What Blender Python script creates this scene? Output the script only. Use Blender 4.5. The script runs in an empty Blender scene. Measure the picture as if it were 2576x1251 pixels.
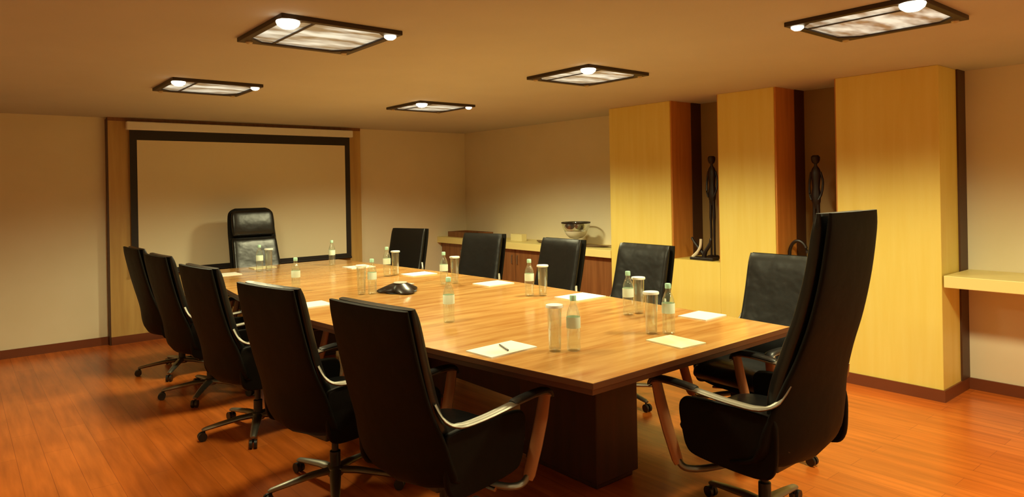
import bpy, bmesh, math, random
from mathutils import Vector, Matrix
random.seed(7)
PI = math.pi
S = bpy.context.scene
C = S.collection

# ------------------------------------------------------------------ camera
F, YAW, ROLL, HZ, CAMH = 1707.0, math.radians(39.52), -0.0182, 471.8, 1.5
cam_d = bpy.data.cameras.new('camera')
cam = bpy.data.objects.new('camera', cam_d); C.objects.link(cam)
cam.location = (0, 0, CAMH)
cam.rotation_euler = (Matrix.Rotation(-YAW, 3, 'Z') @ Matrix.Rotation(PI/2, 3, 'X') @ Matrix.Rotation(ROLL, 3, 'Z')).to_euler()
cam_d.sensor_width = 36.0
cam_d.lens = 36.0 * F / 2576.0
cam_d.shift_y = -(1251/2 - HZ) / 2576.0
cam_d.clip_start = 0.05
S.camera = cam

# ------------------------------------------------------------------ world, exposure, room lamps
w = bpy.data.worlds.new('world'); S.world = w; w.use_nodes = True
w.node_tree.nodes['Background'].inputs[0].default_value = (0.02, 0.015, 0.01, 1)
S.view_settings.view_transform = 'Standard'
S.view_settings.look = 'None'
S.view_settings.exposure = 0.0
S.view_settings.gamma = 1.0
S.view_settings.use_curve_mapping = False
LAMP_POWER = 150.0
LAMP_COLOR = (1.0, 0.93, 0.52)
CEIL = 2.275
# centre x, centre y, per lamp
LAMPS = [(1.41, 3.19), (1.44, 5.20), (3.46, 5.37), (3.42, 3.30), (3.42, 1.39), (1.41, 1.25), (3.42, -0.65)]  # last one is added, unseen behind the camera, to brighten right wall and pillars
LAMP_FACTOR = [0.66, 0.85, 1.32, 1.0, 1.05, 0.12, 0.95]

# ------------------------------------------------------------------ materials
def mat(name, color, rough=0.5, metal=0.0, spec=0.5, **k):
    m = bpy.data.materials.new(name); m.use_nodes = True
    b = m.node_tree.nodes['Principled BSDF']
    b.inputs['Base Color'].default_value = (*color, 1)
    b.inputs['Roughness'].default_value = rough
    b.inputs['Metallic'].default_value = metal
    b.inputs['Specular IOR Level'].default_value = spec
    for kk, v in k.items():
        b.inputs[kk].default_value = v
    return m

def noise_mix(m, c1, c2, scale=(1, 1, 1), nscale=5.0, detail=4, bump=0.0, rough=None, fac=(0.3, 0.7)):
    nt = m.node_tree; N = nt.nodes; L = nt.links
    b = N['Principled BSDF']
    tc = N.new('ShaderNodeTexCoord'); mp = N.new('ShaderNodeMapping')
    mp.inputs['Scale'].default_value = scale
    L.new(tc.outputs['Object'], mp.inputs['Vector'])
    nz = N.new('ShaderNodeTexNoise'); nz.inputs['Scale'].default_value = nscale; nz.inputs['Detail'].default_value = detail
    L.new(mp.outputs[0], nz.inputs['Vector'])
    cr = N.new('ShaderNodeValToRGB')
    cr.color_ramp.elements[0].position = fac[0]; cr.color_ramp.elements[0].color = (*c1, 1)
    cr.color_ramp.elements[1].position = fac[1]; cr.color_ramp.elements[1].color = (*c2, 1)
    L.new(nz.outputs['Fac'], cr.inputs['Fac']); L.new(cr.outputs['Color'], b.inputs['Base Color'])
    if bump:
        bp = N.new('ShaderNodeBump'); bp.inputs['Strength'].default_value = bump; bp.inputs['Distance'].default_value = 0.01
        L.new(nz.outputs['Fac'], bp.inputs['Height']); L.new(bp.outputs[0], b.inputs['Normal'])
    return m, nz, cr

M = {}
M['wall'] = noise_mix(mat('cream_paint', (.80, .71, .50), .85), (.79, .70, .49), (.82, .73, .53), nscale=3)[0]
M['ceiling'] = noise_mix(mat('ceiling_paint', (.56, .54, .49), .9), (.55, .53, .48), (.58, .56, .51), nscale=2)[0]
M['maple'] = noise_mix(mat('maple_veneer', (.84, .67, .17), .45), (.82, .64, .145), (.86, .70, .195), scale=(6, 6, .5), nscale=3, detail=6)[0]
M['shelf'] = mat('pale_shelf_laminate', (.88, .75, .30), .4)
M['brown_wood'] = noise_mix(mat('brown_wood', (.25, .09, .03), .45), (.19, .07, .022), (.30, .12, .04), scale=(8, 8, .6), nscale=3, detail=6)[0]
M['niche_back'] = mat('niche_back_board', (.33, .20, .07), .6)
M['niche_side'] = noise_mix(mat('niche_side_veneer', (.6, .25, .05), .45), (.52, .20, .035), (.66, .28, .06), scale=(8, 8, .6), nscale=3, detail=6)[0]
M['dark_brown'] = mat('dark_brown', (.07, .025, .01), .5)
M['base'] = mat('baseboard_wood', (.17, .045, .015), .4)
M['portal'] = noise_mix(mat('portal_veneer', (.52, .32, .10), .45), (.47, .28, .085), (.58, .37, .12), scale=(6, 6, .5), nscale=3, detail=6)[0]
M['black_border'] = mat('black_border', (.012, .007, .006), .6)
M['screen'] = mat('screen_fabric', (.80, .71, .50), .8)
M['casing'] = mat('white_casing', (.82, .78, .70), .45)

def leather(name, c, r, sp=.45):
    m = mat(name, c, r, spec=sp)
    nt = m.node_tree; N = nt.nodes; L = nt.links; b = N['Principled BSDF']
    tc = N.new('ShaderNodeTexCoord')
    n1 = N.new('ShaderNodeTexNoise'); n1.inputs['Scale'].default_value = 220; n1.inputs['Detail'].default_value = 3
    n2 = N.new('ShaderNodeTexNoise'); n2.inputs['Scale'].default_value = 9; n2.inputs['Detail'].default_value = 2
    L.new(tc.outputs['Object'], n1.inputs['Vector']); L.new(tc.outputs['Object'], n2.inputs['Vector'])
    b1 = N.new('ShaderNodeBump'); b1.inputs['Strength'].default_value = .12; b1.inputs['Distance'].default_value = .002
    b2 = N.new('ShaderNodeBump'); b2.inputs['Strength'].default_value = .35; b2.inputs['Distance'].default_value = .01
    L.new(n1.outputs['Fac'], b1.inputs['Height']); L.new(n2.outputs['Fac'], b2.inputs['Height'])
    L.new(b2.outputs[0], b1.inputs['Normal']); L.new(b1.outputs[0], b.inputs['Normal'])
    return m
M['leather'] = leather('black_leather', (.006, .006, .006), .30)
M['leather_back'] = leather('black_leather_outer', (.006, .0045, .003), .58, .10)
M['metal'] = mat('polished_aluminium', (.32, .30, .25), .45, 1.0)
M['chrome'] = mat('chrome', (.8, .8, .8), .12, 1.0)
M['black_plastic'] = mat('black_plastic', (.012, .011, .010), .4)
M['arm_wood'] = mat('arm_wood', (.36, .14, .05), .4)
M['pedestal'] = noise_mix(mat('dark_mahogany', (.04, .009, .004), .45), (.03, .007, .003), (.055, .012, .005), scale=(6, 6, .6), nscale=3)[0]
M['edge'] = mat('table_edge_wood', (.11, .035, .011), .35)
M['paper'] = mat('white_paper', (.88, .85, .76), .8)
M['pad_cream'] = mat('cream_paper', (.88, .82, .52), .8)
M['lamp_frame'] = mat('bronze_lamp_frame', (.045, .026, .012), .5, .2)
M['dark_wood'] = mat('dark_carved_wood', (.012, .005, .004), .45)
M['driftwood'] = mat('pale_driftwood', (.70, .62, .45), .6)
M['tray'] = mat('dark_tray_wood', (.13, .06, .02), .4)
M['box_yellow'] = mat('yellow_card', (.85, .74, .38), .7)
M['silver'] = mat('pale_glazed_ceramic', (.72, .70, .58), .25)
M['cap'] = mat('pale_green_cap', (.45, .78, .62), .4)
M['label'] = mat('pale_bottle_label', (.72, .86, .74), .6)
M['cap_white'] = mat('white_paper_lid', (.86, .88, .84), .7)
M['pen'] = mat('pen_plastic', (.10, .09, .08), .3)
M['phone'] = mat('phone_plastic', (.02, .012, .010), .35)
M['phone_grey'] = mat('phone_grey', (.55, .50, .42), .35)

def glassy(name, tint, gloss=0.9, opac=0.0):
    m = bpy.data.materials.new(name); m.use_nodes = True
    nt = m.node_tree; N = nt.nodes; L = nt.links
    for n in list(N): N.remove(n)
    out = N.new('ShaderNodeOutputMaterial')
    tr = N.new('ShaderNodeBsdfTransparent'); tr.inputs[0].default_value = (*tint, 1)
    gl = N.new('ShaderNodeBsdfGlossy'); gl.inputs['Roughness'].default_value = .06; gl.inputs[0].default_value = (.95, .97, .95, 1)
    df = N.new('ShaderNodeBsdfDiffuse'); df.inputs[0].default_value = (.85, .88, .82, 1)
    fr = N.new('ShaderNodeLayerWeight'); fr.inputs['Blend'].default_value = .35
    mx = N.new('ShaderNodeMixShader'); mx2 = N.new('ShaderNodeMixShader'); mx2.inputs[0].default_value = opac
    mu = N.new('ShaderNodeMath'); mu.operation = 'MULTIPLY_ADD'; mu.inputs[1].default_value = gloss; mu.inputs[2].default_value = .05
    L.new(fr.outputs['Facing'], mu.inputs[0]); L.new(mu.outputs[0], mx.inputs[0])
    L.new(tr.outputs[0], mx.inputs[1]); L.new(gl.outputs[0], mx.inputs[2])
    L.new(mx.outputs[0], mx2.inputs[1]); L.new(df.outputs[0], mx2.inputs[2])
    L.new(mx2.outputs[0], out.inputs[0])
    return m
M['glass'] = glassy('clear_glass', (.95, .97, .95), .5, .02)
M['bottle'] = glassy('clear_bottle_plastic', (.93, .97, .94), .55, .04)

def emis(name, col, strength, streak=False):
    m = bpy.data.materials.new(name); m.use_nodes = True
    nt = m.node_tree; N = nt.nodes; L = nt.links; b = N['Principled BSDF']
    b.inputs['Base Color'].default_value = (.5, .5, .45, 1); b.inputs['Roughness'].default_value = .2
    b.inputs['Emission Color'].default_value = (*col, 1); b.inputs['Emission Strength'].default_value = strength
    if streak:
        tc = N.new('ShaderNodeTexCoord'); mp = N.new('ShaderNodeMapping'); mp.inputs['Scale'].default_value = (2.2, 6.5, 1)
        nz = N.new('ShaderNodeTexNoise'); nz.inputs['Scale'].default_value = 1.4; nz.inputs['Detail'].default_value = 3
        cr = N.new('ShaderNodeValToRGB')
        cr.color_ramp.elements[0].position = .40; cr.color_ramp.elements[0].color = (.09, .09, .06, 1)
        cr.color_ramp.elements[1].position = .62; cr.color_ramp.elements[1].color = (.86, .88, .70, 1)
        L.new(tc.outputs['Object'], mp.inputs[0]); L.new(mp.outputs[0], nz.inputs['Vector'])
        L.new(nz.outputs['Fac'], cr.inputs[0]); L.new(cr.outputs[0], b.inputs['Emission Color'])
    return m
M['lamp_glass'] = emis('lit_lamp_glass', (.98, 1, .85), .85, True)
M['bulb'] = emis('glowing_bulb', (1, .88, .62), 4.0)
M['bulb_off'] = mat('dim_bulb', (.45, .35, .2), .2)

# floor: laminate planks running along Y
def floor_mat():
    m = mat('red_laminate', (.4, .12, .03), .3)
    nt = m.node_tree; N = nt.nodes; L = nt.links; b = N['Principled BSDF']
    tc = N.new('ShaderNodeTexCoord'); mp = N.new('ShaderNodeMapping')
    mp.inputs['Rotation'].default_value = (0, 0, PI/2)
    L.new(tc.outputs['Object'], mp.inputs[0])
    br = N.new('ShaderNodeTexBrick'); br.inputs['Scale'].default_value = 1.0
    br.inputs['Brick Width'].default_value = 1.2; br.inputs['Row Height'].default_value = .13
    br.inputs['Mortar Size'].default_value = .0015; br.inputs['Mortar Smooth'].default_value = .3
    br.inputs['Color1'].default_value = (.66, .165, .022, 1); br.inputs['Color2'].default_value = (.56, .13, .016, 1)
    br.inputs['Mortar'].default_value = (.38, .09, .016, 1); br.offset = .37
    L.new(mp.outputs[0], br.inputs['Vector'])
    mp2 = N.new('ShaderNodeMapping'); mp2.inputs['Scale'].default_value = (14, 1.2, 1)
    L.new(tc.outputs['Object'], mp2.inputs[0])
    nz = N.new('ShaderNodeTexNoise'); nz.inputs['Scale'].default_value = 1.5; nz.inputs['Detail'].default_value = 5
    L.new(mp2.outputs[0], nz.inputs['Vector'])
    mr = N.new('ShaderNodeMapRange'); mr.inputs['From Min'].default_value = .3; mr.inputs['From Max'].default_value = .7
    mr.inputs['To Min'].default_value = .78; mr.inputs['To Max'].default_value = 1.18
    L.new(nz.outputs['Fac'], mr.inputs['Value'])
    mx = N.new('ShaderNodeVectorMath'); mx.operation = 'SCALE'
    L.new(br.outputs['Color'], mx.inputs[0]); L.new(mr.outputs[0], mx.inputs['Scale'])
    L.new(mx.outputs[0], b.inputs['Base Color'])
    b.inputs['Roughness'].default_value = .26
    return m
M['floor'] = floor_mat()

def table_mat():
    m = mat('table_veneer', (.6, .26, .07), .22)
    nt = m.node_tree; N = nt.nodes; L = nt.links; b = N['Principled BSDF']
    tc = N.new('ShaderNodeTexCoord'); mp = N.new('ShaderNodeMapping'); mp.inputs['Scale'].default_value = (.9, 7, 1)
    mp.inputs['Rotation'].default_value = (0, 0, .12)
    L.new(tc.outputs['Object'], mp.inputs[0])
    nz = N.new('ShaderNodeTexNoise'); nz.inputs['Scale'].default_value = 2.2; nz.inputs['Detail'].default_value = 7; nz.inputs['Distortion'].default_value = .6
    L.new(mp.outputs[0], nz.inputs['Vector'])
    cr = N.new('ShaderNodeValToRGB')
    cr.color_ramp.elements[0].position = .28; cr.color_ramp.elements[0].color = (.42, .165, .034, 1)
    cr.color_ramp.elements[1].position = .72; cr.color_ramp.elements[1].color = (.66, .38, .125, 1)
    L.new(nz.outputs['Fac'], cr.inputs[0]); L.new(cr.outputs[0], b.inputs['Base Color'])
    b.inputs['Roughness'].default_value = .17
    return m
M['table'] = table_mat()

# ------------------------------------------------------------------ mesh helpers
def obj(name, bm, m, parent=None, smooth=False, bevel=0.0, segs=2, angle=40):
    bmesh.ops.recalc_face_normals(bm, faces=bm.faces[:])
    me = bpy.data.meshes.new(name); bm.to_mesh(me); bm.free()
    o = bpy.data.objects.new(name, me); C.objects.link(o)
    if isinstance(m, (list, tuple)):
        for x in m: me.materials.append(x)
    else: me.materials.append(m)
    if smooth:
        for p in me.polygons: p.use_smooth = True
        try: me.set_sharp_from_angle(angle=math.radians(angle))
        except Exception: pass
    if bevel:
        md = o.modifiers.new('bevel', 'BEVEL'); md.width = bevel; md.segments = segs; md.limit_method = 'ANGLE'; md.angle_limit = math.radians(35)
    if parent is not None: o.parent = parent
    return o

def box(bm, lo, hi, mi=0):
    x0, y0, z0 = lo; x1, y1, z1 = hi
    v = [bm.verts.new(p) for p in ((x0,y0,z0),(x1,y0,z0),(x1,y1,z0),(x0,y1,z0),(x0,y0,z1),(x1,y0,z1),(x1,y1,z1),(x0,y1,z1))]
    for f in ((0,3,2,1),(4,5,6,7),(0,1,5,4),(1,2,6,5),(2,3,7,6),(3,0,4,7)):
        fc = bm.faces.new([v[i] for i in f]); fc.material_index = mi
    return bm

def newbox(lo, hi): return box(bmesh.new(), lo, hi)

def prism(bm, pts, z0, z1, axis='z'):
    def P(a, b, c):
        return (a, b, c) if axis == 'z' else ((c, a, b) if axis == 'x' else (a, c, b))
    lo = [bm.verts.new(P(a, b, z0)) for a, b in pts]; hi = [bm.verts.new(P(a, b, z1)) for a, b in pts]
    n = len(pts)
    bm.faces.new(lo[::-1]); bm.faces.new(hi)
    for i in range(n):
        bm.faces.new((lo[i], lo[(i+1) % n], hi[(i+1) % n], hi[i]))
    return bm

def lathe(bm, prof, n=20, c=(0, 0), caps=True):
    rings = []
    for r, z in prof:
        rings.append([bm.verts.new((c[0]+max(r, 1e-4)*math.cos(2*PI*i/n), c[1]+max(r, 1e-4)*math.sin(2*PI*i/n), z)) for i in range(n)])
    for a, b in zip(rings, rings[1:]):
        for i in range(n):
            bm.faces.new((a[i], a[(i+1) % n], b[(i+1) % n], b[i]))
    if caps:
        bm.faces.new(rings[0][::-1]); bm.faces.new(rings[-1])
    return bm

def tube(bm, pts, r, n=10, flat=1.0, up=Vector((0, 0, 1))):
    """sweep; r may be list; flat scales the radius along 'up-ish' axis"""
    pts = [Vector(p) for p in pts]
    rs = r if isinstance(r, (list, tuple)) else [r]*len(pts)
    rings = []
    for i, p in enumerate(pts):
        t = (pts[min(i+1, len(pts)-1)] - pts[max(i-1, 0)]).normalized()
        u = up if abs(t.dot(up)) < .95 else Vector((0, 1, 0))
        s = t.cross(u).normalized(); q = s.cross(t).normalized()
        rings.append([bm.verts.new(p + s*math.cos(2*PI*k/n)*rs[i] + q*math.sin(2*PI*k/n)*rs[i]*flat) for k in range(n)])
    for a, b in zip(rings, rings[1:]):
        for i in range(n): bm.faces.new((a[i], a[(i+1) % n], b[(i+1) % n], b[i]))
    bm.faces.new(rings[0][::-1]); bm.faces.new(rings[-1])
    return bm

def smoothpath(pts, k=4):
    """Catmull-Rom through tuples of any length"""
    out = []
    P = [pts[0]] + list(pts) + [pts[-1]]
    for i in range(1, len(P)-2):
        for j in range(k):
            t = j/k
            out.append(tuple(.5*((2*b) + (-a+c)*t + (2*a-5*b+4*c-d)*t*t + (-a+3*b-3*c+d)*t**3)
                             for a, b, c, d in zip(P[i-1], P[i], P[i+1], P[i+2])))
    out.append(tuple(pts[-1])); return out

def padded(stations, n=32, sq=4.5, k=4, offset=0.0, round_ends=True):
    """stations: (y, z, half_width, thickness, wrap). Loft across X; front normal points to +Y / +Z side."""
    st = smoothpath(stations, k)
    bm = bmesh.new(); rings = []
    m = len(st)
    for i, (y, z, hw, th, wr) in enumerate(st):
        a = st[max(i-1, 0)]; b = st[min(i+1, m-1)]
        ty, tz = b[0]-a[0], b[1]-a[1]; l = math.hypot(ty, tz) or 1
        ty, tz = ty/l, tz/l
        ny, nz = -tz, ty              # path runs downward then forward -> normal forward then up
        ring = []
        for j in range(n):
            th_ = 2*PI*j/n
            cu, sv = math.cos(th_), math.sin(th_)
            u = math.copysign(abs(cu)**(2/sq), cu); v = math.copysign(abs(sv)**(2/sq), sv)
            d = offset + v*th/2 + wr*u*u
            ring.append(bm.verts.new((hw*u, y+ny*d, z+nz*d)))
        rings.append(ring)
    for a, b in zip(rings, rings[1:]):
        for i in range(n): bm.faces.new((a[i], a[(i+1) % n], b[(i+1) % n], b[i]))
    bm.faces.new(rings[0][::-1]); bm.faces.new(rings[-1])
    return bm

def empty(name, loc=(0, 0, 0), rz=0.0):
    o = bpy.data.objects.new(name, None); C.objects.link(o)
    o.location = loc; o.rotation_euler = (0, 0, rz); o.empty_display_size = .1
    return o

def tag(o, label=None, cat=None, group=None, kind=None):
    if label: o['label'] = label
    if cat: o['category'] = cat
    if group: o['group'] = group
    if kind: o['kind'] = kind
    return o

def struct(name, bm, m, **k):
    o = obj(name, bm, m, **k); o['kind'] = 'structure'; return o

def copy_tree(o, parent=None):
    c = o.copy(); C.objects.link(c)
    if parent is not None:
        c.parent = parent
        c.matrix_parent_inverse = o.matrix_parent_inverse.copy()
    for ch in list(o.children): copy_tree(ch, c)
    return c

# ------------------------------------------------------------------ room shell
XL, XR, YN, YB = -.9, 5.61, -1.8, 7.84
struct('floor', newbox((XL-.1, YN-.1, -.1), (XR+.1, YB+.1, 0)), M['floor'])
struct('ceiling', newbox((XL-.1, YN-.1, CEIL), (XR+.1, YB+.1, CEIL+.1)), M['ceiling'])
struct('wall_back', newbox((XL-.1, YB, 0), (XR+.1, YB+.1, CEIL)), M['wall'])
struct('wall_right', newbox((XR, YN, 0), (XR+.1, YB, CEIL)), M['wall'])
struct('wall_left', newbox((XL-.1, YN, 0), (XL, YB, CEIL)), M['wall'])
struct('wall_front', newbox((XL-.1, YN-.1, 0), (XR+.1, YN, CEIL)), M['wall'])
# veneered wall section around the projection screen
PX0, PX1, PY = 1.20, 3.95, 7.76
struct('wall_back_panel', newbox((PX0, PY, .075), (PX1, YB, CEIL-.03)), M['portal'])
struct('strip_1', newbox((PX0-.012, PY-.004, 0), (PX0, YB, CEIL-.02)), M['dark_brown'])  # dark colour stands in for the shadow along the panel's left edge
struct('strip_2', newbox((PX0, PY-.003, CEIL-.035), (PX1, YB, CEIL)), M['brown_wood'])
struct('baseboard_back', box(box(newbox((XL, YB-.015, 0), (PX0-.012, YB, .08)), (PX0, PY-.012, 0), (PX1, YB, .08)), (PX1, YB-.015, 0), (5.13, YB, .08)), M['base'])
struct('baseboard_right', newbox((XR-.015, YN, 0), (XR, 1.69, .08)), M['base'])

# pillars along the right wall with niches between
PF = 5.13
PILL = [(1.69, 2.38), (2.88, 3.40), (3.91, 4.66)]
for i, (y0, y1) in enumerate(PILL):
    struct('pillar', newbox((PF, y0, .0), (XR, y1, CEIL)), M['maple'], bevel=.004)
    bb = newbox((PF-.012, y0-.012, 0), (PF-.0005, y1, .08)) if i == 0 else newbox((PF-.012, y0, 0), (PF-.0005, y1, .08))
    if i == 0: box(bb, (PF-.0005, y0-.012, 0), (XR-.016, y0-.0005, .08))
    struct('baseboard_pillar', bb, M['base'])
struct('strip_3', newbox((5.46, 1.678, .08), (XR, 1.6895, CEIL)), M['dark_brown'])  # dark brown strip at the rear of the pillar's side face
LEDGE = .815
for k, (y0, y1) in enumerate(((2.38, 2.88), (3.40, 3.91))):
    struct('wall_niche_front', newbox((PF, y0, .0), (PF+.04, y1, LEDGE-.03)), M['maple'])
    struct('baseboard_niche', newbox((PF-.012, y0, 0), (PF-.0005, y1, .08)), M['base'])
    struct('sill_%d' % (k+1), newbox((PF, y0, LEDGE-.03), (XR-.02, y1, LEDGE)), M['maple'])
    struct('wall_niche_back', newbox((XR-.02, y0, LEDGE), (XR-.001, y1, CEIL)), M['niche_back'])
    struct('wall_niche_side', newbox((PF+.012, y1-.012, LEDGE), (XR-.02, y1-.0005, CEIL)), M['niche_side'])
    struct('wall_niche_side', newbox((PF+.012, y0+.0005, LEDGE), (XR-.02, y0+.012, CEIL)), M['niche_side'])
    struct('strip_%d' % (k+4), newbox((5.44, y1-.02, LEDGE), (XR-.02, y1-.012, CEIL)), M['dark_brown'])  # dark brown strip at the rear of the niche side

# ------------------------------------------------------------------ counter, cabinet and shelf
tag(obj('counter_top', newbox((PF-.01, 4.662, .765), (XR-.001, YB-.001, .845)), M['shelf'], bevel=.004),
    'pale laminate counter top along the right wall between the corner and the pillars', 'counter')
cab = empty('cabinet', (5.4, 6.2, 0))
tag(cab, 'low reddish brown cabinet row under the pale counter top on the right wall', 'cabinet')
def loc_box(lo, hi, org):
    return newbox(tuple(a-b for a, b in zip(lo, org)), tuple(a-b for a, b in zip(hi, org)))
o3 = (5.4, 6.2, 0)
obj('body', loc_box((5.20, 4.665, .08), (XR-.001, YB-.02, .764), o3), M['brown_wood'], cab)
obj('plinth', loc_box((5.23, 4.665, 0), (XR-.02, YB-.02, .08), o3), M['dark_brown'], cab)
nd = 6; yw = (YB-.02-4.665)/nd
for i in range(nd):
    a = 4.665+i*yw
    d = obj('door', loc_box((5.18, a+.004, .09), (5.1995, a+yw-.004, .755), o3), M['brown_wood'], cab, bevel=.003)
    ky = a+.05 if i % 2 else a+yw-.05
    hb = bmesh.new(); tube(hb, [(5.175-5.4, ky-6.2, .58), (5.162-5.4, ky-6.2, .59), (5.162-5.4, ky-6.2, .68), (5.175-5.4, ky-6.2, .69)], .005, 8)
    obj('handle', hb, M['metal'], d, smooth=True)
tag(obj('wall_shelf', newbox((PF-.01, -.2, .775), (XR-.001, 1.676, .855)), M['shelf'], bevel=.004),
    'thick pale yellow wall shelf right of the widest pillar', 'shelf')

# things on the counter
tag(obj('card_box', newbox((5.30, 6.26, .845), (5.38, 6.47, .93)), M['box_yellow'], bevel=.003),
    'small pale yellow box standing on the counter by the corner chair', 'box')
tb = bmesh.new()
for (lo, hi) in (((5.22, 7.1, .845), (5.52, 7.72, .857)), ((5.22, 7.1, .857), (5.235, 7.72, .915)), ((5.505, 7.1, .857), (5.52, 7.72, .915)),
                 ((5.235, 7.1, .857), (5.505, 7.115, .915)), ((5.235, 7.705, .857), (5.505, 7.72, .915))): box(tb, lo, hi)
tag(obj('wooden_tray', tb, M['brown_wood']), 'brown wooden tray on the far end of the counter in the room corner', 'tray')
# leaf-shaped long dark platter
tr = empty('platter', (5.36, 5.45, .845)); tag(tr, 'long dark leaf-shaped wooden platter lying on the pale counter', 'platter')
bm = bmesh.new(); st = []
for i in range(25):
    t = i/24; y = -.60+1.20*t; hw = .15*math.sin(PI*t)**.7+.004; up = .10*abs(2*t-1)**3*.18
    st.append((y, hw, up))
rows = []
for y, hw, up in st:
    rows.append([bm.verts.new((hw*u, y, .006+up)) for u in (-1, -.6, -.2, .2, .6, 1)] + [bm.verts.new((hw*u, y, up)) for u in (1, .6, .2, -.2, -.6, -1)])
for a, b in zip(rows, rows[1:]):
    for i in range(12): bm.faces.new((a[i], a[(i+1) % 12], b[(i+1) % 12], b[i]))
bm.faces.new(rows[0]); bm.faces.new(rows[-1][::-1])
obj('dish', bm, M['tray'], tr, smooth=True)
# footed bowl
bw = empty('footed_bowl', (5.34, 5.37, .8525)); tag(bw, 'footed glass bowl with a dark banded rim standing on the dark platter', 'bowl')
bm = bmesh.new(); lathe(bm, [(.062, 0), (.064, .006), (.03, .018), (.016, .035), (.014, .05), (.03, .065)], 28); obj('foot', bm, M['silver'], bw, smooth=True)
bm = bmesh.new(); lathe(bm, [(.02, .062), (.07, .075), (.105, .105), (.125, .14), (.128, .15), (.122, .15), (.10, .11), (.066, .083), (.01, .07)], 32); obj('bowl_body', bm, M['silver'], bw, smooth=True)
bm = bmesh.new(); lathe(bm, [(.128, .15), (.150, .19), (.160, .245), (.156, .245), (.146, .192), (.122, .15)], 32, caps=False); obj('glass_rim', bm, M['glass'], bw, smooth=True)
bm = bmesh.new(); lathe(bm, [(.157, .235), (.1605, .236), (.163, .25), (.158, .25), (.156, .236)], 32, caps=False); obj('dark_band', bm, M['dark_wood'], bw, smooth=True)
for k, (dx, dy, r) in enumerate(((-.02, .072, .052), (-.02, -.078, .052))):
    b = bmesh.new(); bmesh.ops.create_icosphere(b, subdivisions=3, radius=r)
    for v in b.verts:
        v.co *= 1+.10*math.sin(v.co.x*160+v.co.z*120)*math.cos(v.co.y*150)
        v.co.z *= .8
    o = obj('dark_ball', b, M['dark_wood'], None, smooth=True, angle=180)
    o.location = (5.34+dx, 5.37+dy, .8525+.207)
    tag(o, ['dark rough ball on the left side of the footed bowl', 'dark rough ball on the right side of the footed bowl'][k], 'ornament', 'dark balls in the footed bowl')

# sculptures in the niches
def figure(x, y, z, h, label, lean=0.0):
    e = empty('figure_sculpture', (x, y, z)); tag(e, label, 'sculpture', 'tall figures in the niches')
    b = bmesh.new(); lathe(b, [(.06, 0), (.06, .02), (.045, .03)], 20); obj('base', b, M['dark_wood'], e, smooth=True)
    s = h
    for sx in (-1, 1):
        b = bmesh.new()
        tube(b, smoothpath([(0, sx*.018, .028, ), (0, sx*.016, .22*s), (0, sx*.018, .40*s), (0, sx*.014, .56*s)], 4), [.010]*4+[.011]*4+[.014]*4+[.016], 10)
        obj('leg', b, M['dark_wood'], e, smooth=True)
    b = bmesh.new()
    prof = [(.016, .52), (.034, .58), (.040, .64), (.030, .71), (.036, .78), (.042, .84), (.030, .88), (.013, .905), (.012, .925)]
    lathe(b, [(r, zz*s) for r, zz in prof], 18)
    for v in b.verts: v.co.x *= .7
    obj('torso', b, M['dark_wood'], e, smooth=True)
    b = bmesh.new(); lathe(b, [(.010, .92*s), (.026, .935*s), (.034, .96*s), (.034, .985*s), (.022, 1.0*s)], 18)
    obj('head', b, M['dark_wood'], e, smooth=True)
    for sx in (-1, 1):
        b = bmesh.new()
        tube(b, smoothpath([(0, sx*.038, .85*s), (.004, sx*.055, .76*s), (-.01, sx*.050, .66*s), (-.02, sx*.028, .60*s)], 4), [.009]*13, 8)
        obj('arm', b, M['dark_wood'], e, smooth=True)
    return e
figure(5.37, 3.63, LEDGE, .94, 'tall slim dark wooden figure in the narrow niche between the two left pillars')
figure(5.37, 2.66, LEDGE, .90, 'tall slim dark wooden figure in the niche behind the high-backed chair')
# forked driftwood ornament in niche 1, curled in niche 2
e = empty('forked_ornament', (5.215, 3.62, LEDGE)); tag(e, 'dark forked branch ornament at the feet of the left niche figure', 'ornament')
b = newbox((-.05, -.12, 0), (.05, .12, .025)); obj('base', b, M['dark_wood'], e, bevel=.004)
b = bmesh.new(); tube(b, smoothpath([(0, 0, .02), (0, -.01, .07), (0, -.06, .14), (0, -.075, .20)], 4), [.022]*5+[.018]*4+[.014]*3+[.008], 8)
tube(b, smoothpath([(0, 0, .05), (0, .05, .10), (0, .10, .155), (0, .13, .20)], 4), [.018]*5+[.015]*4+[.012]*3+[.007], 8); obj('branch', b, M['dark_wood'], e, smooth=True)
b = bmesh.new(); tube(b, smoothpath([(-.03, .10, .025), (-.03, .06, .06), (-.03, .02, .12), (-.03, .01, .19)], 4), [.016]*5+[.012]*8, 8); obj('pale_branch', b, M['driftwood'], e, smooth=True)
e = empty('curled_ornament', (5.28, 2.77, LEDGE)); tag(e, 'small dark curled wooden ornament in the niche behind the high-backed chair', 'ornament')
b = bmesh.new(); pts = []
for i in range(19):
    a = PI*1.15*i/18; pts.append((0, .075*math.cos(a), .10+.11*math.sin(a) if i else .0))
pts = [(0, .075, 0)] + pts[1:16]
tube(b, pts, .014, 8); obj('curl', b, M['dark_wood'], e, smooth=True)
b = bmesh.new(); lathe(b, [(.05, 0), (.05, .012), (.04, .018)], 16); 
for v in b.verts: v.co.y += .05
obj('base', b, M['dark_wood'], e, smooth=True)

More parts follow.
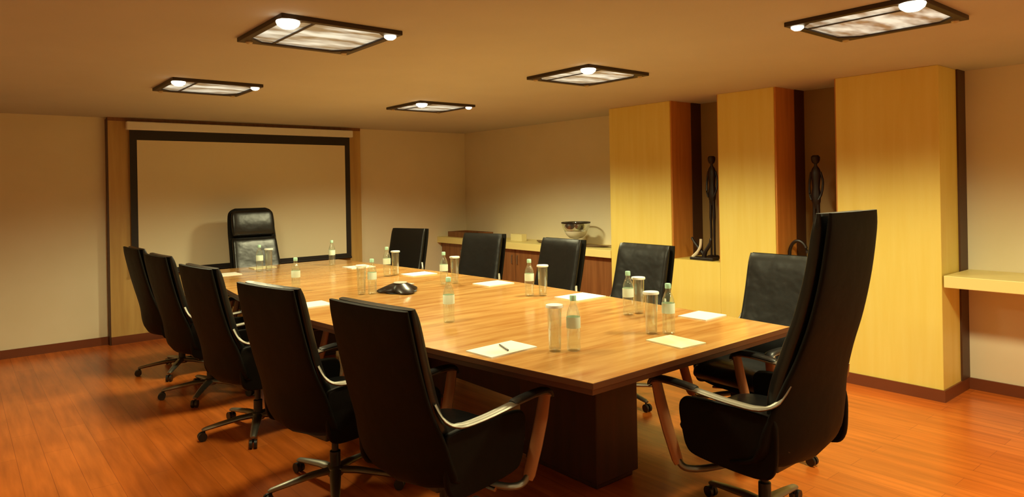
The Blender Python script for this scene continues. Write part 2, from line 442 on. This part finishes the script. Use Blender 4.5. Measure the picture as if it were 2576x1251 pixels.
# ------------------------------------------------------------------ projection screen
sc = empty('projection_screen', (2.6, PY, 0)); tag(sc, 'wide projection screen with black border hanging on the back wall behind the head chair', 'screen')
SX0, SX1, SZ0, SZ1 = 1.385, 3.785, .69, 2.15
def sb(name, lo, hi, m, par=sc, **k):
    return obj(name, loc_box(lo, hi, (2.6, PY, 0)), m, par, **k)
sb('housing', (SX0-.03, PY-.085, SZ1), (SX1+.03, PY-.001, SZ1+.085), M['casing'], bevel=.01)
sb('screen_surface', (SX0+.065, PY-.042, SZ0+.04), (SX1-.065, PY-.038, SZ1-.10), M['screen'])
bm = bmesh.new()
for lo, hi in (((SX0, PY-.041, SZ1-.10), (SX1, PY-.037, SZ1)), ((SX0, PY-.041, SZ0), (SX0+.065, PY-.037, SZ1-.10)), ((SX1-.065, PY-.041, SZ0), (SX1, PY-.037, SZ1-.10)), ((SX0+.065, PY-.041, SZ0), (SX1-.065, PY-.037, SZ0+.04))):
    box(bm, tuple(a-b for a, b in zip(lo, (2.6, PY, 0))), tuple(a-b for a, b in zip(hi, (2.6, PY, 0))))
obj('black_border', bm, M['black_border'], sc)
bm = bmesh.new(); tube(bm, [(SX0-2.6, -.04, SZ0-.01), (SX1-2.6, -.04, SZ0-.01)], .014, 12); obj('bottom_bar', bm, M['black_border'], sc, smooth=True)

# ------------------------------------------------------------------ ceiling lamps
LL = ['largest ceiling light in view, above the near left end of the table',
      'ceiling light nearest the projection screen on the left',
      'smallest ceiling light, above the far right end of the table',
      'ceiling light over the right side of the table before the pillars',
      'ceiling light cut by the top edge of the photo at the right',
      'ceiling light nearest the camera, left of the high-backed chair',
      'ceiling light added unseen behind the camera to brighten the right wall']
# which corners glow: (sx, sy, radius)
LIT = [[(-1, -1, .052), (1, -1, .03)], [(-1, -1, .045), (1, -1, .03)], [(-1, -1, .05), (1, -1, .03)], [(-1, -1, .05)], [(-1, -1, .052), (-1, 1, .03)], [(-1, -1, .05), (1, -1, .03)], [(-1, -1, .05), (1, -1, .03)]]
def lamp(i):
    x, y = LAMPS[i]
    e = empty('ceiling_light', (x, y, CEIL)); tag(e, 'square recessed ' + LL[i], 'ceiling light', 'recessed square ceiling lights')
    h, q, c = .30, .266, .078
    bm = bmesh.new()
    out = []; inn = []
    octo = [(-q+c, -q), (q-c, -q), (q, -q+c), (q, q-c), (q-c, q), (-q+c, q), (-q, q-c), (-q, -q+c)]
    outp = [(-q+c, -h), (q-c, -h), (h, -q+c), (h, q-c), (q-c, h), (-q+c, h), (-h, q-c), (-h, -q+c)]
    cor = {1: (h, -h), 3: (h, h), 5: (-h, h), 7: (-h, -h)}
    for zz in (-.022, -.0005):
        vi = [bm.verts.new((a, b, zz)) for a, b in octo]; vo = [bm.verts.new((a, b, zz)) for a, b in outp]
        vc = {k: bm.verts.new((a, b, zz)) for k, (a, b) in cor.items()}
        for k in range(8):
            n = (k+1) % 8
            f = [vo[k]] + ([vc[k]] if k in vc else []) + [vo[n], vi[n], vi[k]]
            bm.faces.new(f)
        out.append((vo, vc)); inn.append(vi)
    for k in range(8):
        n = (k+1) % 8
        bm.faces.new((inn[0][k], inn[0][n], inn[1][n], inn[1][k]))
        (vo, vc), (wo, wc) = out
        if k in vc:
            bm.faces.new((vo[k], vc[k], wc[k], wo[k])); bm.faces.new((vc[k], vo[n], wo[n], wc[k]))
        else: bm.faces.new((vo[k], vo[n], wo[n], wo[k]))
    obj('frame', bm, M['lamp_frame'], e, bevel=.003)
    bm = bmesh.new(); prism(bm, [(a*.995, b*.995) for a, b in octo], -.012, -.002); obj('glass_pane', bm, M['lamp_glass'], e)
    # glass pane bars
    bm = bmesh.new(); box(bm, (-q+.13, -q, -.017), (-q+.142, q, -.0121)); obj('divider', bm, M['lamp_frame'], e)
    lit = {(a, b): r for a, b, r in LIT[i]}
    for sx in (-1, 1):
        for sy in (-1, 1):
            r = lit.get((sx, sy), .018)
            bm = bmesh.new(); lathe(bm, [(r*.98, -.0221), (r, -.028), (r*.9, -.022-r*.35), (r*.55, -.022-r*.6), (.002, -.022-r*.7)], 20, (sx*.255, sy*.255))
            obj('bulb', bm, M['bulb'] if (sx, sy) in lit else M['bulb_off'], e, smooth=True)
    ld = bpy.data.lights.new('downlight', 'SPOT'); ld.energy = LAMP_POWER*LAMP_FACTOR[i]; ld.color = LAMP_COLOR
    ld.spot_size = math.radians(154); ld.spot_blend = .42; ld.shadow_soft_size = .16
    lo = bpy.data.objects.new('downlight', ld); C.objects.link(lo); lo.parent = e; lo.location = (0, 0, -.06)
for i in range(7): lamp(i)

# ------------------------------------------------------------------ conference table
tb = empty('conference_table', (2.55, 4.36, 0)); tag(tb, 'long boat-shaped conference table with glossy orange wood top in the middle of the room', 'table')
left = smoothpath([(1.865, 1.80), (1.73, 2.70), (1.60, 3.80), (1.57, 4.6), (1.66, 5.7), (1.86, 6.94)], 5)
right = smoothpath([(3.35, 1.81), (3.40, 2.70), (3.44, 3.80), (3.43, 4.6), (3.36, 5.7), (3.24, 6.94)], 5)
outl = left[::1] + right[::-1]
outl = [(x-2.55, y-4.36) for x, y in outl]
def inset(pts, d):
    cx = sum(p[0] for p in pts)/len(pts); cy = sum(p[1] for p in pts)/len(pts)
    return [(cx+(x-cx)*(1-d/1.0), cy+(y-cy)*(1-d/3.0)) for x, y in pts]
bm = bmesh.new(); prism(bm, outl, .722, .75); 
for f in bm.faces:
    f.normal_update()
    f.material_index = 0 if abs(f.normal.z) > .5 else 1
obj('tabletop', bm, [M['table'], M['edge']], tb, bevel=.003)
bm = bmesh.new(); prism(bm, inset(outl, .012), .700, .722); obj('edge_band', bm, M['edge'], tb)
for k, yc in enumerate((2.60, 4.36, 6.12)):
    bm = newbox((2.41-2.55, yc-.29-4.36, .03), (2.72-2.55, yc+.29-4.36, .70)); obj('pedestal', bm, M['pedestal'], tb, bevel=.006)
    bm = newbox((2.43-2.55, yc-.27-4.36, 0), (2.70-2.55, yc+.27-4.36, .03)); obj('pedestal_foot', bm, M['pedestal'], tb, bevel=.006)
for ya, yb_ in ((2.90, 4.06), (4.66, 5.82)):
    obj('modesty_panel', newbox((2.55-2.55, ya-4.36, .25), (2.59-2.55, yb_-4.36, .70)), M['pedestal'], tb)

# ------------------------------------------------------------------ chairs
def chair(kind):
    """faces +Y; origin on the floor under the gas column"""
    tall = kind != 'side'
    e = empty('high_back_chair' if tall else 'conference_chair')
    if kind == 'side':
        sh = [(-.40, 1.12, .260, .02, .010), (-.39, 1.05, .263, .03, .012), (-.355, .88, .268, .03, .015), (-.32, .72, .276, .03, .025), (-.293, .58, .298, .03, .05), (-.28, .46, .312, .03, .07), (-.24, .385, .305, .03, .07), (-.10, .35, .28, .03, .05), (.08, .362, .26, .03, .03), (.20, .375, .24, .02, .02)]
        cu = [(-.40, 1.112, .246, .03, .008), (-.388, 1.05, .250, .055, .012), (-.352, .88, .252, .06, .014), (-.316, .72, .256, .065, .018), (-.282, .58, .262, .07, .03), (-.255, .50, .262, .04, .03)]
    elif kind == 'near':
        sh = [(-.425, 1.44, .208, .02, .006), (-.42, 1.36, .212, .035, .008), (-.395, 1.18, .220, .035, .010), (-.355, 1.0, .230, .035, .012), (-.31, .84, .246, .035, .02), (-.285, .70, .290, .035, .045), (-.28, .56, .342, .035, .08), (-.262, .45, .352, .035, .09), (-.19, .37, .345, .03, .08), (-.05, .345, .325, .03, .05), (.10, .35, .28, .03, .02), (.22, .37, .25, .02, .01)]
        cu = [(-.415, 1.435, .196, .03, .006), (-.410, 1.36, .202, .06, .008), (-.385, 1.18, .210, .065, .01), (-.345, 1.0, .220, .07, .014), (-.30, .84, .234, .08, .02), (-.265, .68, .248, .085, .03), (-.25, .54, .255, .05, .03)]
    else:
        sh = [(-.455, 1.40, .17, .02, .008), (-.452, 1.375, .222, .03, .01), (-.445, 1.32, .252, .035, .012), (-.42, 1.15, .262, .035, .012), (-.385, 1.0, .266, .035, .015), (-.34, .82, .275, .035, .025), (-.305, .66, .295, .035, .05), (-.285, .52, .31, .035, .07), (-.25, .43, .305, .035, .08), (-.16, .37, .285, .03, .06), (0, .345, .27, .03, .04), (.20, .37, .24, .02, .02)]
        cu = [(-.40, 1.08, .232, .03, .01), (-.395, 1.03, .242, .085, .012), (-.36, .90, .248, .09, .014), (-.325, .75, .255, .10, .02), (-.285, .62, .262, .10, .03), (-.26, .52, .262, .05, .03)]
    obj('outer_shell', padded(sh, offset=0), M['leather_back'], e, smooth=True, angle=70)
    obj('back_cushion', padded(cu, sq=5, offset=.045), M['leather'], e, smooth=True, angle=70)
    if kind == 'far':
        hr = [(-.45, 1.375, .18, .03, .008), (-.448, 1.34, .225, .07, .01), (-.43, 1.22, .236, .09, .012), (-.41, 1.12, .232, .07, .01), (-.405, 1.09, .225, .03, .01)]
        obj('headrest', padded(hr, sq=4, offset=.05), M['leather'], e, smooth=True, angle=70)
    # seat: (y,z path runs back to front, normal up)
    se = [(-.245, .475, .235, .05, .012), (-.20, .47, .255, .11, .012), (-.05, .462, .262, .12, .010), (.12, .468, .262, .12, .006), (.235, .462, .255, .11, 0), (.28, .44, .24, .05, 0)]
    obj('seat', padded(se, sq=4.5, offset=-.005), M['leather'], e, smooth=True, angle=70)
    near = kind == 'near'
    pw = .304 if near else .278
    aw = .335 if near else .31
    ctl = [(-.235, .60), (-.19, .625), (-.02, .626), (.16, .618), (.215, .60), (.232, .55), (.215, .45), (.195, .39), (.15, .362), (.0, .350), (-.17, .352), (-.225, .39), (-.24, .48)]
    panel = smoothpath(ctl + ctl[:3], 4)[4:4+4*len(ctl)]
    for s in (-1, 1):
        # padded side panel under the arm
        b = bmesh.new(); prism(b, panel, s*pw-.014, s*pw+.014, 'x')
        obj('side_panel', b, M['leather_back'], e, bevel=.010, segs=3, smooth=True)
        arm = bmesh.new()
        tube(arm, smoothpath([(s*(aw-(.085 if near else .05)), -.265, .745), (s*(aw-(.045 if near else .025)), -.238, .68), (s*(aw-.008), -.18, .648), (s*aw, -.05, .648), (s*aw, .12, .66), (s*aw, .25, .668), (s*aw, .33, .664), (s*aw, .355, .645)], 4), [.012]*4+[.017]*4+[.024]*21, 12, flat=.45)
        a = obj('armrest', arm, M['metal'], e, smooth=True)
        pd = bmesh.new()
        tube(pd, smoothpath([(s*aw, .12, .668), (s*aw, .2, .675), (s*aw, .28, .678), (s*aw, .345, .672), (s*aw, .368, .648), (s*aw, .365, .63)], 4), [.018]+[.026]*19+[.02], 12, flat=.45)
        obj('arm_pad', pd, M['black_plastic'], a, smooth=True)
        po = bmesh.new()
        tube(po, [(s*(aw-.003), .342, .655), (s*(aw-.006), .32, .56), (s*(aw-.012), .285, .44), (s*(aw-.02), .245, .32), (s*(aw-.022), .237, .30)], [.030, .033, .033, .031, .025], 12, flat=.6, up=Vector((0, 1, 0)))
        obj('arm_post', po, M['arm_wood'], e, smooth=True)
        br = bmesh.new()
        tube(br, smoothpath([(s*(aw-.022), .24, .315), (s*(aw-.035), .215, .285), (s*.25, .165, .28), (s*.17, .09, .30), (s*.05, .02, .325)], 4), .019, 10, flat=.8)
        obj('arm_bracket', br, M['metal'], e, smooth=True)
    b = newbox((-.10, -.12, .30), (.10, .12, .345)); obj('tilt_mechanism', b, M['black_plastic'], e, bevel=.01)
    b = bmesh.new(); tube(b, [(.09, .02, .318), (.20, .04, .318), (.27, .05, .312)], [.006, .006, .010], 8); obj('lever', b, M['chrome'], e, smooth=True)
    b = bmesh.new(); lathe(b, [(.028, .10), (.028, .20), (.018, .205), (.018, .302)], 16); obj('gas_column', b, M['black_plastic'], e, smooth=True)
    b = bmesh.new(); lathe(b, [(.04, .075), (.048, .09), (.045, .115), (.032, .125)], 20); obj('hub', b, M['metal'], e, smooth=True)
    for k in range(5):
        a = 2*PI*k/5 + PI/2
        ca, sa = math.cos(a), math.sin(a)
        b = bmesh.new()
        tube(b, [(ca*r, sa*r, z) for r, z in ((.03, .102), (.12, .100), (.24, .085), (.33, .072), (.345, .068))], [.030, .028, .024, .020, .014], 10, flat=.6)
        lg = obj('base_leg', b, M['metal'], e, smooth=True)
        b = bmesh.new()
        px, py = ca*.332, sa*.332
        for o_ in (-.014, .014):
            # wheel axis across the leg direction
            ax = Vector((-sa, ca, 0)); ctr = Vector((px, py, .028)) + ax*o_ + Vector((ca, sa, 0))*.012
            ring = []
            for w_ in (-.008, .008):
                ring.append([b.verts.new(ctr + ax*w_ + Vector((ca*math.cos(t)*.027, sa*math.cos(t)*.027, math.sin(t)*.027))) for t in [2*PI*i/16 for i in range(16)]])
            for i in range(16): b.faces.new((ring[0][i], ring[0][(i+1) % 16], ring[1][(i+1) % 16], ring[1][i]))
            b.faces.new(ring[0]); b.faces.new(ring[1][::-1])
        tube(b, [(px, py, .070), (px, py, .035)], .007, 8)
        obj('castor', b, M['black_plastic'], lg, smooth=True)
    return e

proto = chair('side')
GL = 'conference chairs along the left side of the table'; GR = 'conference chairs along the right side of the table'
def star_rot(o, a):
    """turn the five-legged base under the seat"""
    for ch in o.children:
        if ch.name.startswith('base_leg'): ch.rotation_euler.z = a
SPOTS = [
 (1.57, 2.39, -82, 'black leather conference chair nearest the camera on the left side of the table', GL, .35),
 (1.47, 3.22, -80, 'second black conference chair from the camera on the left side, seen from behind', GL, .33),
 (1.47, 4.34, -84, 'third black conference chair from the camera on the left side of the table', GL, .42),
 (1.47, 5.36, -86, 'fourth black conference chair from the camera on the left side of the table', GL, .28),
 (1.48, 6.22, -88, 'leftmost black conference chair, nearest the screen on the left side of the table', GL, .38),
 (3.50, 2.10, 88, 'glossy black conference chair by the right table corner, partly behind the high-backed chair', GR, .3),
 (3.57, 3.23, 88, 'black conference chair at the right side in front of the pillar with the niche', GR, .2),
 (3.57, 4.10, 88, 'black conference chair at the right side in front of the footed bowl and platter', GR, .7),
 (3.58, 5.10, 103, 'black conference chair at the right side just left of the small yellow box', GR, .4),
 (3.59, 6.44, 108, 'black conference chair at the right side nearest the back wall', GR, .9)]
for i, (x, y, a, lab, g, sr) in enumerate(SPOTS):
    o = proto if i == 0 else copy_tree(proto)
    o.location = (x, y, 0); o.rotation_euler = (0, 0, math.radians(a)); o.scale = (.95, .95, .95); star_rot(o, sr)
    tag(o, lab, 'chair', g)
hn = chair('near'); hn.location = (2.72, 1.60, 0); hn.scale = (.96, .96, .96); star_rot(hn, -.21)
tag(hn, 'tall high-backed black leather chair at the near end of the table, seen from behind', 'chair')
hf = chair('far'); hf.location = (2.46, 6.93, 0); hf.scale = (.95, .95, .95); hf.rotation_euler.z = math.radians(182)
tag(hf, 'high-backed black leather chair with headrest at the far end before the screen', 'chair')

# ------------------------------------------------------------------ tableware
TZ = .75
def bottle_proto():
    e = empty('water_bottle')
    b = bmesh.new()
    lathe(b, [(.026, 0), (.031, .004), (.032, .02), (.030, .04), (.032, .06), (.032, .10), (.0315, .15), (.029, .175), (.020, .20), (.0135, .215), (.0125, .232)], 20)
    obj('bottle_body', b, M['bottle'], e, smooth=True, angle=60)
    b = bmesh.new(); lathe(b, [(.0325, .105), (.0328, .108), (.0328, .152), (.0322, .155)], 20, caps=False); obj('bottle_label', b, M['label'], e, smooth=True)
    b = bmesh.new(); lathe(b, [(.0145, .228), (.0150, .230), (.0150, .250), (.013, .253)], 16); obj('cap', b, M['cap'], e, smooth=True)
    return e
def glass_proto():
    e = empty('tumbler_glass')
    b = bmesh.new(); lathe(b, [(.026, 0), (.028, .003), (.034, .205), (.0325, .205), (.027, .012), (.003, .010)], 20); obj('glass_body', b, M['glass'], e, smooth=True, angle=50)
    b = bmesh.new(); lathe(b, [(.040, .200), (.041, .206), (.039, .212), (.002, .213)], 20); obj('paper_lid', b, M['cap_white'], e, smooth=True, angle=50)
    return e
GB, GG = 'water bottles on the conference table', 'covered glasses on the conference table'
BOT = [((2.180, 2.220), 'clear water bottle standing beside the nearest white pad'),
       ((2.140, 3.170), 'clear water bottle standing alone between the near pad and the black phone'),
       ((2.770, 2.140), 'clear water bottle by the cream pad at the near table end'),
       ((3.010, 2.610), 'clear water bottle in front of the chair before the niche pillar'),
       ((3.060, 3.540), 'clear water bottle in front of the chair below the footed bowl'),
       ((2.970, 4.460), 'clear water bottle right of the phone, in front of the chair by the yellow box'),
       ((2.330, 4.430), 'clear water bottle just left of the black phone'),
       ((2.900, 5.240), 'clear water bottle before the chair nearest the back wall'),
       ((1.980, 4.970), 'clear water bottle on the left side behind the fourth left chair'),
       ((2.930, 6.410), 'clear water bottle at the far right end of the table before the screen'),
       ((2.220, 6.440), 'clear water bottle in front of the far high-backed chair')]
GLS = [((2.110, 2.270), 'covered glass left of the bottle beside the nearest white pad'),
       ((2.710, 2.200), 'covered glass behind the cream pad at the near table end'),
       ((3.090, 2.600), 'covered glass in front of the chair before the niche pillar'),
       ((3.130, 3.480), 'covered glass in front of the chair below the footed bowl'),
       ((3.060, 4.440), 'covered glass right of the phone, in front of the chair by the yellow box'),
       ((2.260, 4.460), 'covered glass left of the bottle next to the black phone'),
       ((2.990, 5.250), 'covered glass before the chair nearest the back wall'),
       ((2.310, 6.450), 'covered glass in front of the far high-backed chair')]
bp_ = bottle_proto(); gp_ = glass_proto()
for i, ((x, y), lab) in enumerate(BOT):
    o = bp_ if i == 0 else copy_tree(bp_); o.location = (x, y, TZ); o.rotation_euler.z = i*.7; tag(o, lab, 'bottle', GB)
for i, ((x, y), lab) in enumerate(GLS):
    o = gp_ if i == 0 else copy_tree(gp_); o.location = (x, y, TZ); tag(o, lab, 'glass', GG)

PADS = [(1.95, 2.46, 0.28, 0.18, 3, 'paper', 'white note pad with a pen on the near left corner of the table'),
        (2.64, 2.00, 0.17, 0.22, -5, 'pad_cream', 'cream note pad in front of the near high-backed chair'),
        (3.27, 2.29, 0.21, 0.18, 2, 'paper', 'white note pad before the glossy chair at the right table corner'),
        (3.26, 3.25, 0.27, 0.22, 0, 'paper', 'white note pad before the chair at the niche pillar'),
        (3.25, 4.19, 0.25, 0.21, 0, 'paper', 'white note pad before the chair below the footed bowl'),
        (3.16, 5.14, 0.25, 0.21, 0, 'paper', 'white note pad before the chair left of the yellow box'),
        (3.05, 6.07, 0.25, 0.21, 0, 'paper', 'white note pad before the right chair nearest the back wall'),
        (1.80, 4.29, 0.25, 0.20, 0, 'paper', 'white note pad beside the left chair third from the camera'),
        (1.92, 6.45, 0.22, 0.20, 0, 'paper', 'white note pad at the far left end of the table'),
        (2.36, 6.76, 0.22, 0.17, 0, 'pad_cream', 'cream note pad before the far high-backed chair')]
for (x, y, a, b_, r, m, lab) in PADS:
    o = obj('note_pad', newbox((-a/2, -b_/2, 0), (a/2, b_/2, .006)), M[m]); o.location = (x, y, TZ); o.rotation_euler.z = math.radians(r)
    tag(o, lab, 'note pad', 'note pads on the conference table')
e = empty('pen', (1.96, 2.46, TZ+.0105), math.radians(70)); tag(e, 'thin dark pen lying across the nearest white note pad', 'pen')
b = bmesh.new(); tube(b, [(-.065, 0, 0), (.05, 0, 0), (.066, 0, 0)], [.0042, .0042, .001], 8); obj('barrel', b, M['pen'], e, smooth=True)
b = newbox((-.06, -.001, .004), (-.025, .001, .0055)); obj('clip', b, M['chrome'], e)

# conference phone: three-lobed dome
ph = empty('conference_phone', (2.52, 4.36, TZ), .4); tag(ph, 'black three-lobed conference phone in the middle of the table', 'phone')
b = bmesh.new(); rings = []
for (s_, z_) in ((1.0, .006), (1.02, .012), (.97, .022), (.78, .038), (.55, .055), (.40, .064), (.30, .068)):
    rings.append([b.verts.new(((.125+.045*(1-(1-s_)*.9)*math.cos(3*t))*s_*math.cos(t), (.125+.045*(1-(1-s_)*.9)*math.cos(3*t))*s_*math.sin(t), z_)) for t in [2*PI*i/48 for i in range(48)]])
for a_, c_ in zip(rings, rings[1:]):
    for i in range(48): b.faces.new((a_[i], a_[(i+1) % 48], c_[(i+1) % 48], c_[i]))
b.faces.new(rings[0][::-1]); b.faces.new(rings[-1]); obj('phone_body', b, M['phone'], ph, smooth=True)
b = bmesh.new(); lathe(b, [(.05, .068), (.048, .072), (.002, .073)], 24); obj('speaker_grille', b, M['phone_grey'], ph, smooth=True)
b = newbox((.085, -.03, .040), (.135, .03, .048)); obj('keypad', b, M['phone_grey'], ph, bevel=.003)
b = bmesh.new(); lathe(b, [(.11, 0), (.12, .006)], 32); obj('foot_ring', b, M['black_plastic'], ph)
